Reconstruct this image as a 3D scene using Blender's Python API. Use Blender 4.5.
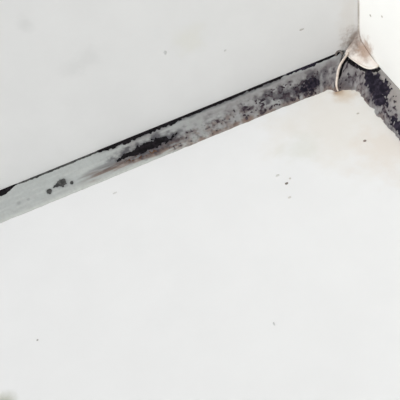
import bpy, bmesh, math, random
import numpy as np
from mathutils import Vector, Matrix, Euler

for o in list(bpy.data.objects):
    bpy.data.objects.remove(o, do_unlink=True)
scene = bpy.context.scene
COL = scene.collection
MM = 0.001

# ------------------------------------------------------------------ camera
CAM_POS = np.array((-90.7, -169.9, 162.8))            # millimetres, corner of the room = origin
CAM_EUL = tuple(math.radians(a) for a in (37.49, 12.40, -18.97))
FOV = math.radians(38.0)
cam_d = bpy.data.cameras.new('camera')
cam_d.sensor_fit = 'HORIZONTAL'
cam_d.angle = FOV
cam_d.clip_start = 0.005
cam_d.clip_end = 20
cam = bpy.data.objects.new('camera', cam_d)
cam.location = Vector(CAM_POS) * MM
cam.rotation_euler = CAM_EUL
COL.objects.link(cam)
scene.camera = cam

# ------------------------------------------------------------------ world, lamp, exposure
w = bpy.data.worlds.new('world')
scene.world = w
w.use_nodes = True
w.node_tree.nodes['Background'].inputs[0].default_value = (0.97, 0.985, 1.0, 1)
w.node_tree.nodes['Background'].inputs[1].default_value = 0.10

ld = bpy.data.lights.new('room_lamp', 'AREA')
ld.shape = 'DISK'
ld.size = 1.6
ld.energy = 99
ld.color = (0.985, 0.99, 1.0)
lamp = bpy.data.objects.new('room_lamp', ld)
lamp.location = (-3.17, -1.25, 1.98)
lamp.rotation_euler = (Vector((-0.05, -0.04, 0)) - lamp.location).to_track_quat('-Z', 'Y').to_euler()
COL.objects.link(lamp)

scene.view_settings.view_transform = 'Standard'
scene.view_settings.look = 'None'
scene.view_settings.exposure = 0.15
scene.view_settings.gamma = 1.0
scene.view_settings.use_curve_mapping = False

# ------------------------------------------------------------------ helpers
CAM_R = np.array(Euler(CAM_EUL, 'XYZ').to_matrix())
F_PX = 200.0 / math.tan(FOV / 2)


def project(P):
    """mm points -> photo pixels (used only to look up where a seen mark lies on a surface)"""
    q = (np.asarray(P, float) - CAM_POS) @ CAM_R
    return np.stack((200 - F_PX * q[..., 0] / q[..., 2], 200 + F_PX * q[..., 1] / q[..., 2]), -1)


def on_plane(px, py, axis, val=0.0):
    """where the photo's pixel meets the floor / a wall plane (mm)"""
    d = CAM_R @ np.array(((px - 200) / F_PX, -(py - 200) / F_PX, -1.0))
    return CAM_POS + d * ((val - CAM_POS[axis]) / d[axis])


def s2l(c):
    return tuple(((v / 255) / 12.92 if v / 255 <= 0.04045 else ((v / 255 + 0.055) / 1.055) ** 2.4) for v in c)


def vnoise(x, y, seed=0):
    xi = np.floor(x).astype(np.int64); yi = np.floor(y).astype(np.int64)
    fx = x - xi; fy = y - yi
    fx = fx * fx * (3 - 2 * fx); fy = fy * fy * (3 - 2 * fy)

    def h(a, b):
        n = (a * 374761393 + b * 668265263 + seed * 974634777) & 0xFFFFFFFF
        n = ((n ^ (n >> 13)) * 1274126177) & 0xFFFFFFFF
        return ((n ^ (n >> 16)) & 0xFFFF) / 65535.0
    return (h(xi, yi) * (1 - fx) + h(xi + 1, yi) * fx) * (1 - fy) + (h(xi, yi + 1) * (1 - fx) + h(xi + 1, yi + 1) * fx) * fy


def fbm(x, y, seed=0, octs=4):
    v = 0; a = 0.5; tot = 0
    for o in range(octs):
        v = v + a * vnoise(x * 2 ** o, y * 2 ** o, seed + o * 17); tot += a; a *= 0.55
    return v / tot


def sstep(a, b, x):
    k = np.clip((x - a) / (b - a), 0, 1)
    return k * k * (3 - 2 * k)


def link(name, me, mat, parent=None):
    o = bpy.data.objects.new(name, me)
    COL.objects.link(o)
    if mat:
        me.materials.append(mat)
    if parent:
        o.parent = parent
    return o


def tag(o, label=None, cat=None, group=None, kind=None):
    if label: o['label'] = label
    if cat: o['category'] = cat
    if group: o['group'] = group
    if kind: o['kind'] = kind
    return o


def new_mat(name):
    m = bpy.data.materials.new(name)
    m.use_nodes = True
    return m, m.node_tree.nodes, m.node_tree.links, m.node_tree.nodes['Principled BSDF']


class NT:
    """tiny node helper"""
    def __init__(s, m):
        s.n = m.node_tree.nodes; s.l = m.node_tree.links

    def pos(s):
        return s.n.new('ShaderNodeNewGeometry').outputs['Position']

    def noise(s, vec, scale, detail=4, rough=0.55):
        t = s.n.new('ShaderNodeTexNoise')
        t.inputs['Scale'].default_value = scale; t.inputs['Detail'].default_value = detail
        t.inputs['Roughness'].default_value = rough
        s.l.new(vec, t.inputs['Vector'])
        return t.outputs['Fac']

    def rng(s, v, a, b, c=0.0, d=1.0):
        t = s.n.new('ShaderNodeMapRange'); t.interpolation_type = 'SMOOTHSTEP'
        for k, x in zip(('From Min', 'From Max', 'To Min', 'To Max'), (a, b, c, d)):
            t.inputs[k].default_value = x
        s.l.new(v, t.inputs['Value'])
        return t.outputs['Result']

    def math(s, op, a, b):
        t = s.n.new('ShaderNodeMath'); t.operation = op
        for i, x in enumerate((a, b)):
            if isinstance(x, (int, float)): t.inputs[i].default_value = x
            else: s.l.new(x, t.inputs[i])
        return t.outputs[0]

    def mix(s, fac, a, b):
        t = s.n.new('ShaderNodeMix'); t.data_type = 'RGBA'
        for sock, x in ((t.inputs[0], fac), (t.inputs[6], a), (t.inputs[7], b)):
            if isinstance(x, tuple): sock.default_value = (*x[:3], 1)
            elif isinstance(x, (int, float)): sock.default_value = x
            else: s.l.new(x, sock)
        return t.outputs[2]

    def blot(s, pos, centre, radius, stretch=(1, 1, 1), nscale=90, namt=0.8):
        """soft irregular stain round a point (metres): 1 in the middle, 0 outside"""
        a = s.n.new('ShaderNodeVectorMath'); a.operation = 'SUBTRACT'
        s.l.new(pos, a.inputs[0]); a.inputs[1].default_value = centre
        b = s.n.new('ShaderNodeVectorMath'); b.operation = 'MULTIPLY'
        s.l.new(a.outputs[0], b.inputs[0]); b.inputs[1].default_value = stretch
        c = s.n.new('ShaderNodeVectorMath'); c.operation = 'LENGTH'
        s.l.new(b.outputs[0], c.inputs[0])
        nz = s.noise(pos, nscale, 5, 0.6)
        d = s.math('DIVIDE', c.outputs['Value'], radius)
        e = s.math('ADD', d, s.math('MULTIPLY', s.math('SUBTRACT', nz, 0.5), namt * 2))
        return s.rng(e, 0.1, 1.0, 1.0, 0.0)

    def bump(s, bsdf, h, strength, dist):
        t = s.n.new('ShaderNodeBump'); t.inputs['Strength'].default_value = strength
        t.inputs['Distance'].default_value = dist
        s.l.new(h, t.inputs['Height']); s.l.new(t.outputs[0], bsdf.inputs['Normal'])


def surface_mat(name, base, mottle, blots, rough=0.5, bump=0.1):
    m, n, l, b = new_mat(name)
    t = NT(m); p = t.pos()
    col = t.mix(t.rng(t.noise(p, 55, 5), 0.3, 0.7), base, mottle)
    for centre, rad, stretch, colour, amt, ns, na in blots:
        f = t.math('MULTIPLY', t.blot(p, centre, rad, stretch, ns, na), amt)
        col = t.mix(f, col, colour)
    l.new(col, b.inputs['Base Color'])
    b.inputs['Roughness'].default_value = rough
    b.inputs['Specular IOR Level'].default_value = 0.3
    t.bump(b, t.noise(p, 130, 3), bump, 0.0006)
    return m


def mm(p):
    return tuple(float(v) * MM for v in p)


def box(name, lo, hi, mat):
    v = [(x * MM, y * MM, z * MM) for x in (lo[0], hi[0]) for y in (lo[1], hi[1]) for z in (lo[2], hi[2])]
    f = [(0, 1, 3, 2), (4, 6, 7, 5), (0, 4, 5, 1), (2, 3, 7, 6), (0, 2, 6, 4), (1, 5, 7, 3)]
    me = bpy.data.meshes.new(name); me.from_pydata(v, [], f)
    bm = bmesh.new(); bm.from_mesh(me); bmesh.ops.recalc_face_normals(bm, faces=bm.faces); bm.to_mesh(me); bm.free()
    return link(name, me, mat)


# ------------------------------------------------------------------ the setting: two walls and the floor of the corner
c_top = (0, 0, 9)
mat_wl = surface_mat('painted_wall', s2l((238, 238, 237)), s2l((235, 235, 234)), [
    ((-0.0022, -0.0012, 0.0095), 0.0075, (1, 1, 0.75), s2l((138, 122, 112)), 0.9, 330, 0.85),
    ((-0.004, 0, 0.024), 0.012, (1.6, 1, 0.7), s2l((226, 221, 215)), 0.5, 160, 0.8),
    (mm(on_plane(190, 38, 1)), 0.009, (1, 1, 1), s2l((230, 229, 218)), 0.4, 160, 0.6),
    (mm(on_plane(88, 58, 1)), 0.006, (1, 1, 1), s2l((222, 222, 221)), 0.4, 200, 0.7),
    (mm(on_plane(24, 24, 1)), 0.004, (1, 1, 1), s2l((216, 216, 215)), 0.4, 200, 0.7),
    (mm(on_plane(72, 70, 1)), 0.006, (1, 1, 1), s2l((222, 222, 221)), 0.4, 200, 0.7),
], 0.55, 0.10)
mat_wr = surface_mat('bright_wall', s2l((248, 248, 244)), s2l((246, 246, 242)), [
    ((-0.0005, -0.0065, 0.0085), 0.0065, (1, 1, 0.9), s2l((176, 150, 132)), 0.85, 330, 0.8),
], 0.5, 0.08)
fl_mid = on_plane(335, 120, 2)
mat_fl = surface_mat('tray_enamel', s2l((242, 242, 242)), s2l((240, 240, 240)), [
    (mm(fl_mid), 0.034, (1, 1, 1), s2l((230, 224, 214)), 0.55, 60, 0.9),
    (mm(on_plane(338, 92, 2)), 0.0035, (1, 1, 1), s2l((150, 112, 78)), 0.95, 300, 0.6),
    (mm(on_plane(346, 93, 2)), 0.007, (1, 1, 1), s2l((212, 194, 172)), 0.7, 200, 0.7),
    (mm(on_plane(300, 148, 2)), 0.010, (1, 1, 1), s2l((225, 226, 219)), 0.5, 120, 0.8),
    (mm(on_plane(386, 150, 2)), 0.018, (1, 1, 1), s2l((229, 219, 208)), 0.6, 90, 0.9),
    (mm(on_plane(3, 405, 2)), 0.006, (1, 1, 1), s2l((186, 187, 172)), 0.9, 150, 0.5),
], 0.38, 0.05)

wl = tag(box('wall_left', (-900, 0, -20), (20, 20, 620), mat_wl), 'off-white painted wall above the long mouldy sealant bead', 'wall', kind='structure')
wr = tag(box('wall_right', (0, -900, -20), (20, 0, 620), mat_wr), 'bright white wall at the right of the corner', 'wall', kind='structure')
fl = tag(box('floor', (-900, -900, -20), (0, 0, 0), mat_fl), 'smooth white floor below the mouldy sealant', 'floor', kind='structure')

# ------------------------------------------------------------------ the sealant bead swept round the corner
H, D = 6.54, 10.0
NT_ROWS = 44
tt = np.linspace(0, 1, NT_ROWS)


def profile(t):
    """offset from the wall, height above the floor: a flat, slightly bulging hand-smoothed bead with a lip at the top"""
    o = D * t
    z = H * (1 - t)
    bulge = 0.75 * np.sin(np.pi * np.clip(t, 0, 1)) ** 0.7 - 0.55 * sstep(0.72, 0.92, t) * (1 - sstep(0.92, 1.0, t))
    nrm = np.array((H, D)) / math.hypot(H, D)
    o = o + bulge * nrm[0]
    z = z + bulge * nrm[1]
    return o, z


po, pz = profile(tt)
A_list = list(-np.concatenate((np.arange(330, 170, -1.6), np.arange(170, 0, -0.32))))
N_ARC = 26
ARC = 7.0
A_arc = list(np.linspace(0, ARC, N_ARC))
A_right = list(ARC + np.concatenate((np.arange(0.3, 45, 0.3), np.arange(45, 260, 1.6))))
A = np.array(A_list + A_arc + A_right)

P = np.zeros((len(A), NT_ROWS, 3))
wob = lambda a, s: (fbm(a / 9 + 50, a * 0 + s, s, 3) - 0.5)
for i, a in enumerate(A):
    wide = math.exp(-((a - 0.5) / 8.5) ** 2)               # the bead is smeared wider round the corner
    ow = po * (1 + 0.33 * wide)
    R_of = 1.2 + 2.6 * np.clip(po / D, 0, 1)               # rounding of the inside corner grows away from the walls
    START = ow + R_of
    if a <= 0:
        q = -a
        x = -(q + START * math.exp(-q / 20)); y = -ow
    elif a >= ARC:
        q = a - ARC
        y = -(q + START * math.exp(-q / 20)); x = -ow
    else:
        ph = a / ARC * math.pi / 2
        x = -START + R_of * np.sin(ph); y = -START + R_of * np.cos(ph)
    P[i, :, 0] = x; P[i, :, 1] = y; P[i, :, 2] = pz
AA, TT = np.meshgrid(A, tt, indexing='ij')
WW = TT * 12.0                                          # cross-section coordinate in mm


def normals(Q):
    da = np.gradient(Q, axis=0); dt = np.gradient(Q, axis=1)
    n = np.cross(dt, da)
    n /= np.linalg.norm(n, axis=2, keepdims=True) + 1e-9
    return n


NRM = normals(P)
if NRM[len(A) // 3, NT_ROWS // 2, 2] < 0:
    NRM = -NRM
edge = np.sin(np.pi * TT) ** 0.6
rough_amt = 0.10 + 0.35 * sstep(-60, -5, AA) * (1 - sstep(60, 90, AA))
BUMPS = (fbm(AA / 3.2, WW / 3.0, 3, 4) - 0.5) * rough_amt * edge
WAVE = (fbm(AA / 14, WW / 20, 8, 2) - 0.5) * 0.5 * edge
P = P + NRM * (BUMPS + WAVE)[..., None]
# uneven edge where the bead meets the floor
jag = (fbm(AA / 4.0, WW * 0 + 1, 21, 4) - 0.5) * (0.5 + 1.8 * sstep(-40, 0, AA))
near = sstep(0.8, 1.0, TT) * jag
P[..., 1] += np.where(AA <= ARC / 2, -near, 0)
P[..., 0] += np.where(AA > ARC / 2, -near, 0)
P[..., 2] = np.maximum(P[..., 2], 0.02)
P[:, -1, 2] = 0.0
NRM = normals(P)
if NRM[len(A) // 3, NT_ROWS // 2, 2] < 0:
    NRM = -NRM
PIX = project(P)


def bead_at(px, py):
    """bead coordinates (along, across, index) of a mark seen at a pixel"""
    d = (PIX[..., 0] - px) ** 2 + (PIX[..., 1] - py) ** 2
    i, j = np.unravel_index(np.argmin(d), d.shape)
    return A[i], tt[j], i, j


def along(px, py):
    return bead_at(px, py)[0]


# distances along the bead where things change in the photograph
def axis_px(x):                                        # bead's mid-line on the left wall at photo column x
    return along(x, 190.5 - 0.405 * x + 16)


X = {x: axis_px(x) for x in (0, 22, 30, 50, 62, 71, 85, 100, 108, 118, 130, 145, 160, 172, 180, 200, 220, 240, 250, 265, 285, 300, 318, 328)}
A_SEAM = along(338.5, 72)

n_big = fbm(AA / 5, WW / 4, 31, 4)
n_mid = fbm(AA / 2.2, WW / 1.8, 41, 4)
n_fine = fbm(AA / 0.9, WW / 0.8, 51, 3)
n_streak = fbm(AA / 7, WW / 0.7, 61, 3)


def band(v, lo, hi, soft):
    return sstep(lo - soft, lo + soft, v) * (1 - sstep(hi - soft, hi + soft, v))


def ell(px, py, ra, rw, rot=0.0):
    """distance field (1 at centre, 0 at rim) of an ellipse on the bead, radii in mm"""
    a, t, _, _ = bead_at(px, py)
    da = AA - a; dw = (TT - t) * 12
    c, s = math.cos(rot), math.sin(rot)
    u = (da * c + dw * s) / ra; v = (-da * s + dw * c) / rw
    return 1 - np.sqrt(u * u + v * v)


# soft stains (carried as a colour attribute): grey film, brown film, violet-black film
left = AA < A_SEAM + 2
grey = sstep(X[130], X[240], AA) * (0.35 + 0.9 * (n_mid - 0.25)) * sstep(0.05, 0.3, TT + 0.15 * n_big)
grey += 0.25 * sstep(X[85], X[130], AA) * n_streak * band(TT, .2, .9, .15)
grey += 0.38 * sstep(X[250], A_SEAM, AA) * (0.55 + 0.9 * (n_big - .3))
grey += 0.45 * band(AA, X[100], X[172], 5) * band(TT, .0, .34, .08) * sstep(.35, .65, n_streak)
grey *= 1 - 0.65 * sstep(ARC + 3, ARC + 10, AA) * (1 - sstep(0.3, 0.6, TT))
grey = np.clip(grey, 0, 1) * (1 - sstep(60, 120, AA))
brown = band(AA, X[85], X[180], 5) * band(TT + 0.1 * (n_big - .5), 0.62, 0.9, 0.08) * sstep(0.35, 0.65, n_streak) * 1.0
brown += band(AA, X[172], X[250], 8) * band(TT, 0.55, 0.97, 0.1) * sstep(0.4, 0.7, n_mid) * 0.55
brown += band(AA, X[180], A_SEAM + 3, 6) * sstep(0.78, 0.95, TT) * sstep(0.25, 0.6, n_mid) * 0.75
brown += band(AA, A_SEAM, 40, 3) * sstep(0.75, 1.0, TT) * sstep(0.3, 0.7, n_mid) * 0.7
brown += sstep(ARC + 2, ARC + 8, AA) * band(TT, -.1, 0.45, 0.15) * 0.45 * (1 - sstep(40, 80, AA))
brown = np.clip(brown, 0, 1)
dark = np.zeros_like(AA)
dark = np.maximum(dark, 0.95 * sstep(-0.6, 0.4, ell(149, 147, 13.5, 2.8, 0.03) + (n_mid - .5) * 1.6))
dark = np.maximum(dark, 0.6 * sstep(-0.2, 0.5, ell(120, 161, 12, 1.6) + (n_streak - .5) * 1.4))
dark = np.maximum(dark, 0.35 * sstep(0.0, 0.8, ell(98, 172, 14, 1.8) + (n_streak - .5) * 1.8))
dens = np.maximum(sstep(X[160], X[285], AA), 0.7 * sstep(X[145], X[180], AA) * sstep(.4, .55, TT)) * band(TT + 0.25 * (n_big - .5), 0.30, 0.97, 0.12) * (AA < ARC + 60)
dark = np.maximum(dark, dens * sstep(0.44, 0.68, n_mid * .5 + fbm(AA / 0.95, WW / 0.7, 151, 2) * .5) * 0.9)
dark = np.maximum(dark, 0.9 * sstep(-0.6, 0.6, ell(313, 82, 8, 3.6) + (n_mid - .5) * 1.8))
dark = np.maximum(dark, 0.85 * sstep(-0.3, 0.6, ell(283, 94, 14, 3.0) + (n_mid - .5) * 2.6))
dark = np.maximum(dark, 0.95 * sstep(-0.6, 0.3, ell(376, 89, 7.5, 3.8, 0.12) + (n_mid - .5) * 1.2))
dark = np.maximum(dark, 0.6 * sstep(-0.2, 0.6, ell(348, 82, 6, 3.0) + (n_mid - .5) * 2.0))
dark = np.maximum(dark, 0.75 * sstep(0.0, 0.6, ell(398, 126, 6, 2.0) + (n_fine - .5) * 2.0))
spot_list = [(62, 183, 2.2, 1.5), (49.5, 191.5, 1.1, 1.0), (71.5, 183, 0.7, 0.7), (57, 185.5, 1.5, 0.7), (19, 203, 0.7, 0.6), (28, 199, 0.6, 0.5)]
for sx, sy, ra, rw in spot_list:
    k = 0.7 if sx > 40 else 0.3
    dark = np.maximum(dark, k * sstep(-0.7, 0.6, ell(sx, sy, ra, rw) + (n_fine - .5) * 0.8))
dark = np.maximum(dark, 0.8 * band(AA, X[108], X[285], 4) * (1 - sstep(0.9, 2.3, WW + (n_mid - .5) * 1.6)))
dark = np.clip(dark, 0, 1)

c_sil = np.array(s2l((180, 184, 182)))
c_edge = np.array(s2l((210, 212, 207)))
c_grey = np.array(s2l((122, 116, 117)))
c_brown = np.array(s2l((132, 106, 90)))
c_dark = np.array(s2l((38, 32, 46)))
mixc = lambda a, b, f: a * (1 - f[..., None]) + b * f[..., None]
COLR = np.broadcast_to(c_sil, P.shape).copy()
COLR = mixc(COLR, c_edge, sstep(0.80, 1.0, TT) * (1 - sstep(X[220], X[285], AA)) * 0.8)
COLR = mixc(COLR, c_edge, sstep(0.45, 0.7, n_streak) * 0.25 * (1 - sstep(X[118], X[180], AA)))
COLR = mixc(COLR, c_grey, grey)
COLR = mixc(COLR, c_brown, brown * 0.8)
COLR = mixc(COLR, c_dark, dark * 0.9)

# materials of bead and mould
mat_bead, n, l, b = new_mat('stained_silicone')
at = n.new('ShaderNodeVertexColor'); at.layer_name = 'stain'
t_ = NT(mat_bead)
nz = t_.noise(t_.pos(), 900, 3)
l.new(t_.mix(t_.rng(nz, 0.35, 0.75, 0.0, 0.22), at.outputs['Color'], s2l((150, 146, 144))), b.inputs['Base Color'])
b.inputs['Roughness'].default_value = 0.42
b.inputs['Specular IOR Level'].default_value = 0.35
t_.bump(b, t_.noise(t_.pos(), 500, 4), 0.15, 0.0004)


def mould_mat(name, c1, c2):
    m, n, l, b = new_mat(name)
    t = NT(m); p = t.pos()
    l.new(t.mix(t.rng(t.noise(p, 700, 4), 0.4, 0.7), c1, c2), b.inputs['Base Color'])
    b.inputs['Roughness'].default_value = 0.85
    b.inputs['Specular IOR Level'].default_value = 0.15
    t.bump(b, t.noise(p, 1500, 3), 0.3, 0.0004)
    return m


mat_black = mould_mat('black_mould', s2l((15, 13, 16)), s2l((34, 30, 34)))
mat_violet = mould_mat('violet_black_mould', s2l((26, 23, 34)), s2l((56, 50, 62)))
mat_greymould = mould_mat('charcoal_mould', s2l((62, 62, 62)), s2l((92, 92, 90)))


def bead_mesh(name, i0, i1):
    idx = range(i0, i1)
    n = len(idx)
    back = np.zeros((n, 3))
    for k, i in enumerate(idx):
        a = A[i]
        back[k] = (P[i, 0, 0], 0, 0) if a <= ARC / 2 else (0, P[i, 0, 1], 0)
        back[k][:2] = np.minimum(back[k][:2], 0)
    V = np.concatenate((P[i0:i1], back[:, None, :]), 1)
    R = NT_ROWS + 1
    verts = (V.reshape(-1, 3) * MM).tolist()
    faces = []
    for k in range(n - 1):
        for j in range(R):
            j2 = (j + 1) % R
            faces.append((k * R + j, k * R + j2, (k + 1) * R + j2, (k + 1) * R + j))
    faces.append(tuple(range(R)))
    faces.append(tuple((n - 1) * R + j for j in reversed(range(R))))
    me = bpy.data.meshes.new(name)
    me.from_pydata(verts, [], faces)
    ca = me.color_attributes.new('stain', 'FLOAT_COLOR', 'POINT')
    C = np.ones((n, R, 4)); C[:, :NT_ROWS, :3] = COLR[i0:i1]; C[:, NT_ROWS, :3] = c_sil
    ca.data.foreach_set('color', C.reshape(-1))
    bm = bmesh.new(); bm.from_mesh(me); bmesh.ops.recalc_face_normals(bm, faces=bm.faces)
    for f in bm.faces: f.smooth = len(f.verts) == 4
    bm.to_mesh(me); bm.free()
    return me


def patch(name, M, mat, parent, i_rng, height=0.28, low=0.36, kind=None, label=None):
    """mould crust: the bead surface lifted where the field M passes 0.5, its rim dipping under the bead"""
    i0, i1 = i_rng
    sel = np.zeros(M.shape, bool); sel[i0:i1] = M[i0:i1] > low
    quad = sel[:-1, :-1] | sel[1:, :-1] | sel[:-1, 1:] | sel[1:, 1:]
    quad[:i0] = False; quad[max(i1 - 1, 0):] = False
    ii, jj = np.nonzero(quad)
    if len(ii) == 0:
        return None
    lift = np.clip((M - 0.5) * 2.2 * height, -0.10, height)
    Q = P + NRM * lift[..., None]
    Q[..., 2] = np.maximum(Q[..., 2], 0.01)
    Q[..., 0] = np.minimum(Q[..., 0], -0.02); Q[..., 1] = np.minimum(Q[..., 1], -0.02)
    used = {}
    verts = []; faces = []

    def vid(i, j):
        k = (i, j)
        if k not in used:
            used[k] = len(verts); verts.append(tuple(Q[i, j] * MM))
        return used[k]
    for i, j in zip(ii.tolist(), jj.tolist()):
        faces.append((vid(i, j), vid(i + 1, j), vid(i + 1, j + 1), vid(i, j + 1)))
    me = bpy.data.meshes.new(name); me.from_pydata(verts, [], faces)
    bm = bmesh.new(); bm.from_mesh(me); bmesh.ops.recalc_face_normals(bm, faces=bm.faces)
    zz = sum(f.normal.z for f in bm.faces)
    if zz < 0: bmesh.ops.reverse_faces(bm, faces=bm.faces)
    for f in bm.faces: f.smooth = True
    bm.to_mesh(me); bm.free()
    o = link(name, me, mat, parent)
    if kind: o['kind'] = kind
    if label: o['label'] = label
    return o


def thing(name, label, cat, loc=(0, 0, 0), group=None):
    o = bpy.data.objects.new(name, None); COL.objects.link(o)
    o.empty_display_size = 0.01
    return tag(o, label, cat, group)


i_seam = int(np.argmin(abs(A - A_SEAM)))
LR = (0, i_seam - 1)
RR = (i_seam, len(A))
bead_l = thing('sealant_bead', 'long pale grey silicone bead with black mould along the left wall', 'sealant', group='sealant beads along the foot of the walls')
link('bead_body', bead_mesh('bead_body', *LR), mat_bead, bead_l)
bead_r = thing('sealant_bead', 'short heavily mouldy silicone bead turning from the corner along the bright right wall', 'sealant', group='sealant beads along the foot of the walls')
link('bead_body', bead_mesh('bead_body', *RR), mat_bead, bead_r)

# --- mould on the long bead
nl = fbm(AA / 2.5, WW * 0 + 3, 71, 4)
nl2 = fbm(AA / 0.9, WW / 0.9, 73, 3)


def line_field(x0, x1, wid, soft=1.5, jagged=0.5):
    """crust hugging the top edge of the bead between photo columns x0 and x1, wid mm wide"""
    a0, a1 = (X[v] if v in X else axis_px(v) for v in (x0, x1))
    wloc = wid * (0.78 + 0.44 * nl) * band(AA, a0, a1, soft)
    return 0.5 + (wloc - WW + (nl2 - .5) * jagged) / 1.2


a_off = A[0] - 5
M0 = 0.5 + (1.6 * (0.65 + 0.7 * nl) * (1 - sstep(X[22] - 6, X[22] + 1, AA)) * (0.5 + sstep(.3, .6, fbm(AA / 30, AA * 0 + 7, 5, 2))) - WW + (nl2 - .5) * .4) / 1.2
patch('mould_streak', M0, mat_black, bead_l, LR)
patch('mould_streak', line_field(24, 112, 0.75, 2, 0.5), mat_greymould, bead_l, LR, 0.15)
patch('mould_streak', line_field(106, 190, 1.45, 5, 1.8), mat_black, bead_l, LR)
patch('mould_streak', line_field(186, 252, 1.1, 3, 0.8), mat_black, bead_l, LR)
patch('mould_streak', line_field(252, 286, 0.95, 2, 1.0), mat_black, bead_l, LR)
patch('mould_streak', line_field(290, 318, 1.0, 3, 1.8), mat_violet, bead_l, LR)
patch('mould_streak', line_field(316, 336, 0.8, 2, 0.5), mat_black, bead_l, LR)
main = np.maximum(ell(151, 145.5, 9.5, 1.8), ell(137, 151.5, 8, 1.3)) - 0.08
patch('mould_patch', 0.5 + 0.55 * (main + (n_mid - .5) * 1.3 + (n_fine - .5) * 1.1), mat_black, bead_l, LR)
patch('mould_patch', 0.5 + 0.5 * (ell(312, 83, 7, 2.6) - 0.25 + (n_mid - .5) * 2.2 + (n_fine - .5) * .8), mat_violet, bead_l, LR)
for sx, sy, ra, rw in spot_list[:4]:
    patch('mould_spot', 0.5 + 0.5 * (ell(sx, sy, ra, rw) + (n_fine - .5) * 1.2 - 0.1), mat_greymould, bead_l, LR, 0.2)
n_spk = fbm(AA / 0.95, WW / 0.7, 151, 2)
spk = n_mid * .35 + n_spk * .65
inside = (AA < X[318])
Ms = 0.5 + 3.0 * (spk - 0.60 + 0.30 * (np.maximum(dens, 0.75 * band(AA, X[160], X[265], 5) * band(TT, .45, .95, .08)) - 1) + 0.06 * sstep(X[200], X[265], AA)) - 2 * (1 - inside)
mat_specks = mould_mat('speckled_mould', s2l((52, 45, 52)), s2l((92, 82, 86)))
patch('mould_specks', Ms, mat_specks, bead_l, LR, 0.22, 0.40, kind='stuff')
Mb = 0.5 + 3.0 * (spk - 0.64 + 0.3 * (band(AA, X[108], X[172], 4) * band(TT, .6, .82, .06) - 1))
mat_bm = mould_mat('brown_mould', s2l((84, 62, 50)), s2l((120, 92, 72)))
patch('brown_specks', Mb, mat_bm, bead_l, LR, 0.15, 0.40, kind='stuff')

# --- mould on the short bead
big = np.maximum(ell(378, 90, 7.5, 3.6, 0.1), ell(370, 80, 4.5, 2.6))
patch('mould_patch', 0.5 + 0.5 * (big + 0.06 + (n_mid - .5) * 1.1 + (n_fine - .5) * 1.1), mat_violet, bead_r, RR)
patch('mould_patch', 0.5 + 0.5 * (ell(399, 127, 5, 1.6) + (n_fine - .5) * 2.2 + (n_mid - .5)), mat_violet, bead_r, RR)
densr = band(AA, A_SEAM, 60, 2) * band(TT, 0.2, 0.98, 0.1)
Mr = 0.5 + 3.0 * (spk - 0.61 + 0.25 * (densr - 1))
patch('mould_specks', Mr, mat_specks, bead_r, RR, 0.2, 0.40, kind='stuff')

# ------------------------------------------------------------------ corner sealant: thin run up the wall corner, flaring into a tongue over the bead
lip_px = [(345, 54.5), (349, 58.5), (353, 61.5), (358, 64), (363, 66.5), (368, 68.5), (373, 69), (377.5, 67.5), (380.5, 64), (380, 60)]


def bead_pt(px, py, lift):
    _, _, i, j = bead_at(px, py)
    return P[i, j] + NRM[i, j] * lift


def catmull(pts, n):
    pts = np.array(pts, float)
    out = []
    for u in np.linspace(0, len(pts) - 1, n):
        k = min(int(u), len(pts) - 2); f = u - k
        p0, p1, p2, p3 = pts[max(k - 1, 0)], pts[k], pts[k + 1], pts[min(k + 2, len(pts) - 1)]
        out.append(0.5 * ((2 * p1) + (-p0 + p2) * f + (2 * p0 - 5 * p1 + 4 * p2 - p3) * f * f + (-p0 + 3 * p1 - 3 * p2 + p3) * f ** 3))
    return np.array(out)


NF, NV = 41, 40
LIP = catmull([bead_pt(x, y, 0.55) for x, y in lip_px], NF)
for k in range(3):                                      # smooth the rim
    LIP[1:-1] = 0.25 * LIP[:-2] + 0.5 * LIP[1:-1] + 0.25 * LIP[2:]
phi = np.linspace(0, 1, NF)


def fillet(z, r, bow):
    """row across the wall corner at height z, reaching r along each wall"""
    ang = phi * math.pi / 2
    x = -r * (1 - np.sin(ang)) * bow - r * (1 - phi) * (1 - bow)
    y = -r * (1 - np.cos(ang)) * bow - r * phi * (1 - bow)
    return np.stack((x, y, np.full(NF, z)), 1)


ctrl1 = fillet(H + 1.8, 5.0, 0.6)
ctrl2 = fillet(H + 3.2, 0.9, 0.9)
TOPR = fillet(H + 7, 0.5, 1.0)
rows = []
for v in np.linspace(0, 1, NV):
    rows.append((1 - v) ** 3 * LIP + 3 * (1 - v) ** 2 * v * ctrl1 + 3 * (1 - v) * v * v * ctrl2 + v ** 3 * TOPR)
for z in np.linspace(H + 8, 600, 40):
    rows.append(fillet(z, 0.5, 1.0))
S = np.array(rows)
nn = (fbm(np.repeat(phi[None] * 6, len(S), 0), np.repeat(np.arange(len(S))[:, None] / 6.0, NF, 1), 91, 4) - .5)
S += nn[..., None] * np.array((-.5, -.5, .6)) * 0.9 * np.concatenate((np.ones(NV), np.zeros(40)))[:, None, None]
S[..., 0] = np.minimum(S[..., 0], 0); S[..., 1] = np.minimum(S[..., 1], 0)
verts = (S.reshape(-1, 3) * MM).tolist(); faces = []
base = len(verts)
verts += [(0, 0, float(S[k, NF // 2, 2]) * MM) for k in range(len(S))]
for k in range(len(S) - 1):
    for j in range(NF - 1):
        faces.append((k * NF + j, k * NF + j + 1, (k + 1) * NF + j + 1, (k + 1) * NF + j))
    faces.append((k * NF, (k + 1) * NF, base + k + 1, base + k))
    faces.append((k * NF + NF - 1, base + k, base + k + 1, (k + 1) * NF + NF - 1))
me = bpy.data.meshes.new('tongue'); me.from_pydata(verts, [], faces)
bm = bmesh.new(); bm.from_mesh(me); bmesh.ops.recalc_face_normals(bm, faces=bm.faces)
if sum(f.normal.y for f in bm.faces) > 0: bmesh.ops.reverse_faces(bm, faces=bm.faces)
for f in bm.faces: f.smooth = True
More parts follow.
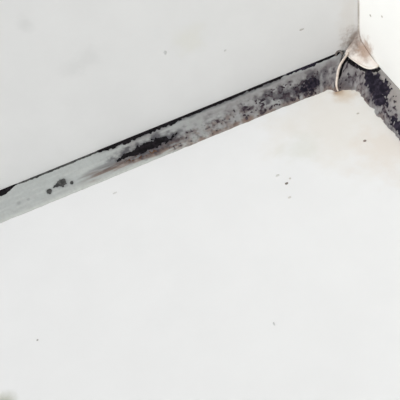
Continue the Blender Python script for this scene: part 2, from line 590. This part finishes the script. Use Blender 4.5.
bm.to_mesh(me); bm.free()
mat_tongue, n, l, b = new_mat('beige_stained_sealant')
t_ = NT(mat_tongue); p_ = t_.pos()
col = t_.mix(t_.rng(t_.noise(p_, 160, 4), 0.35, 0.7), s2l((240, 236, 230)), s2l((232, 221, 211)))
col = t_.mix(t_.math('MULTIPLY', t_.blot(p_, (-0.0022, -0.0012, 0.0095), 0.0075, (1, 1, 0.75), 330, 0.85), 0.9), col, s2l((138, 122, 112)))
col = t_.mix(t_.math('MULTIPLY', t_.blot(p_, (-0.0005, -0.0065, 0.0085), 0.0065, (1, 1, 0.9), 330, 0.8), 0.85), col, s2l((176, 150, 132)))
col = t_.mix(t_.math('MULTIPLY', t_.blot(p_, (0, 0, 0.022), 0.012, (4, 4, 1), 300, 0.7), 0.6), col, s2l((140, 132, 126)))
l.new(col, b.inputs['Base Color'])
b.inputs['Roughness'].default_value = 0.5
t_.bump(b, t_.noise(p_, 600, 4), 0.3, 0.0004)
tongue = thing('corner_sealant', 'beige stained sealant run down the wall corner, spreading over the mouldy bead', 'sealant')
link('tongue', me, mat_tongue, tongue)


def tube(name, pts, radii, mat, parent=None, sides=10):
    pts = np.array(pts); n = len(pts)
    tan = np.gradient(pts, axis=0); tan /= np.linalg.norm(tan, axis=1, keepdims=True)
    up = np.array((0.3, -0.5, 0.8)); verts = []; faces = []
    for k in range(n):
        u = np.cross(tan[k], up); u /= np.linalg.norm(u); v = np.cross(u, tan[k])
        for s in range(sides):
            an = 2 * math.pi * s / sides
            verts.append(tuple((pts[k] + radii[k] * (math.cos(an) * u + math.sin(an) * v)) * MM))
    for k in range(n - 1):
        for s in range(sides):
            s2 = (s + 1) % sides
            faces.append((k * sides + s, k * sides + s2, (k + 1) * sides + s2, (k + 1) * sides + s))
    faces.append(tuple(range(sides))[::-1]); faces.append(tuple((n - 1) * sides + s for s in range(sides)))
    me = bpy.data.meshes.new(name); me.from_pydata(verts, [], faces)
    bm = bmesh.new(); bm.from_mesh(me); bmesh.ops.recalc_face_normals(bm, faces=bm.faces)
    for f in bm.faces: f.smooth = len(f.verts) == 4
    bm.to_mesh(me); bm.free()
    return link(name, me, mat, parent)


def plain(name, c1, c2, rough=0.5):
    m, n, l, b = new_mat(name)
    t = NT(m); p = t.pos()
    l.new(t.mix(t.rng(t.noise(p, 500, 3), 0.35, 0.7), c1, c2), b.inputs['Base Color'])
    b.inputs['Roughness'].default_value = rough
    return m


mat_lip = plain('pale_rim', s2l((244, 238, 228)), s2l((224, 212, 198)))
lip_r = 0.42 * np.sin(np.pi * np.clip(np.linspace(0.04, 0.96, NF), 0, 1)) ** 0.5 * (0.55 + 0.6 * sstep(0.2, 0.6, phi))
tube('rim', LIP, lip_r, mat_lip, tongue)

# grime below the tongue's rim plus painted shade beside the strand, on the short bead
M_grime_shade = np.full(AA.shape, -1.0)
rim_pts = catmull([(345, 59, 0), (350, 61.5, 0), (355, 65, 0), (361, 68, 0), (367, 70.3, 0), (373, 71, 0), (378, 69.5, 0), (382, 65.5, 0)], 40)
for x, y, _ in rim_pts:
    M_grime_shade = np.maximum(M_grime_shade, ell(x, y, 0.8, 0.6) * (1.0 if x < 362 else 0.45))
for x, y, _ in catmull([(346, 60, 0), (343.5, 64, 0), (342, 68, 0), (341, 72, 0), (340.3, 76, 0)], 20):  # the strand's shadow line on its right, painted in black
    M_grime_shade = np.maximum(M_grime_shade, ell(x, y, 0.8, 0.9))
patch('mould_streak', 0.5 + 0.5 * (M_grime_shade + (n_fine - .5) * .5), mat_black, bead_r, RR, 0.15)  # one dark streak: rim mould together with the strand's painted shadow

# ------------------------------------------------------------------ curled strand of peeled sealant over the seam
strand_px = [(347.5, 54.5, 1.3), (345.5, 57.5, 1.2), (342.5, 61.5, 1.0), (339.8, 66, 0.9), (338.2, 71, 0.75), (337.3, 77, 0.6), (336.9, 83, 0.6), (337.2, 88, 0.5), (337.8, 91.5, 0.3)]
SP = catmull([bead_pt(x, y, lf) for x, y, lf in strand_px], 44)
u = np.linspace(0, 1, 44)
mat_strand = plain('peeled_silicone', s2l((238, 226, 214)), s2l((214, 196, 182)))
st = tube('sealant_strand', SP, 0.50 * (0.35 + 0.65 * np.sin(np.pi * np.clip(u * 0.9 + 0.06, 0, 1)) ** 0.6), mat_strand)
tag(st, 'thin curved off-white strand of peeled sealant lying across the seam near the corner', 'strand')

# small dark-rimmed curl beside the strand's upper end
cp = [bead_pt(x, y, lf) for x, y, lf in [(335.5, 56, 0.2), (336, 53, 0.6), (338.5, 51.8, 1.0), (341, 53, 0.9), (342.2, 55.5, 0.5)]]
mat_curl = plain('dark_curl', s2l((66, 60, 58)), s2l((112, 104, 98)))
cu = tube('sealant_curl', catmull(cp, 24), 0.42 * np.ones(24), mat_curl, None, 8)
tag(cu, 'tiny dark curl of sealant standing up left of the pale strand', 'curl')

# ------------------------------------------------------------------ loose specks of dirt
rng = random.Random(4)


def speck(px, py, axis, rx, rz, flat, colour, label, group):
    c = on_plane(px, py, axis)
    bm = bmesh.new()
    bmesh.ops.create_icosphere(bm, subdivisions=2, radius=1.0)
    for v in bm.verts:
        k = 0.8 + 0.4 * rng.random()
        d = [v.co.x * rx * k, v.co.y * rz * k, (v.co.z * 0.5 + 0.35) * flat]
        if axis == 2: q = (d[0], d[1], max(d[2], 0))
        elif axis == 1: q = (d[0], -max(d[2], 0), d[1])
        else: q = (-max(d[2], 0), d[0], d[1])
        v.co = Vector(q) * MM
    bmesh.ops.recalc_face_normals(bm, faces=bm.faces)
    for f in bm.faces: f.smooth = True
    me = bpy.data.meshes.new('dirt_speck'); bm.to_mesh(me); bm.free()
    o = link('dirt_speck', me, plain('dirt', s2l(colour), s2l([v + 18 for v in colour]), 0.8))
    o.location = mm(c)
    tag(o, label, 'speck', group)


GF, GL, GR = 'dirt specks on the floor', 'faint marks on the left wall', 'faint marks on the right wall'
speck(286.5, 183.5, 2, 0.6, 0.5, 0.2, (122, 114, 106), 'darkest brown speck on the open floor below the long bead', GF)
speck(277.5, 175.5, 2, 0.8, 0.5, 0.15, (212, 211, 207), 'pale grey speck on the floor, up and left of the darkest speck', GF)
speck(290, 178.5, 2, 0.45, 0.4, 0.15, (204, 200, 194), 'tiny faint speck on the floor just above the darkest speck', GF)
speck(289.5, 197.5, 2, 0.6, 0.4, 0.15, (206, 203, 198), 'faint speck on the floor just below the darkest speck', GF)
speck(364.7, 141, 2, 0.55, 0.5, 0.2, (124, 110, 102), 'small dark speck on the floor below the right mouldy bead', GF)
speck(358, 113.5, 2, 0.6, 0.4, 0.15, (196, 190, 180), 'pale speck on the floor close under the corner mould', GF)
speck(115, 193, 2, 0.9, 0.4, 0.15, (212, 211, 209), 'faint grey speck on the floor below the black mould patch', GF)
speck(37.5, 340, 2, 0.35, 0.35, 0.12, (160, 158, 154), 'tiny dark dot alone on the floor at lower left', GF)
speck(274, 324, 2, 0.25, 0.6, 0.15, (200, 200, 200), 'tiny grey dash alone on the floor at lower right', GF)
speck(301.5, 29.5, 1, 0.9, 0.35, 0.15, (182, 178, 174), 'short grey scratch on the left wall nearest the corner', GL)
speck(225, 50.5, 1, 0.5, 0.4, 0.12, (205, 204, 202), 'faint grey dot on the left wall above the middle of the bead', GL)
speck(165, 52.5, 1, 0.6, 0.8, 0.12, (212, 212, 211), 'pale grey smudge on the left wall left of the faint dot', GL)
speck(370.5, 15.5, 0, 0.5, 0.4, 0.12, (170, 164, 152), 'faint dot high on the bright right wall, nearer the corner of two', GR)
speck(382, 16.5, 0, 0.5, 0.4, 0.12, (186, 180, 168), 'faint dot high on the bright right wall, farther from the corner of two', GR)
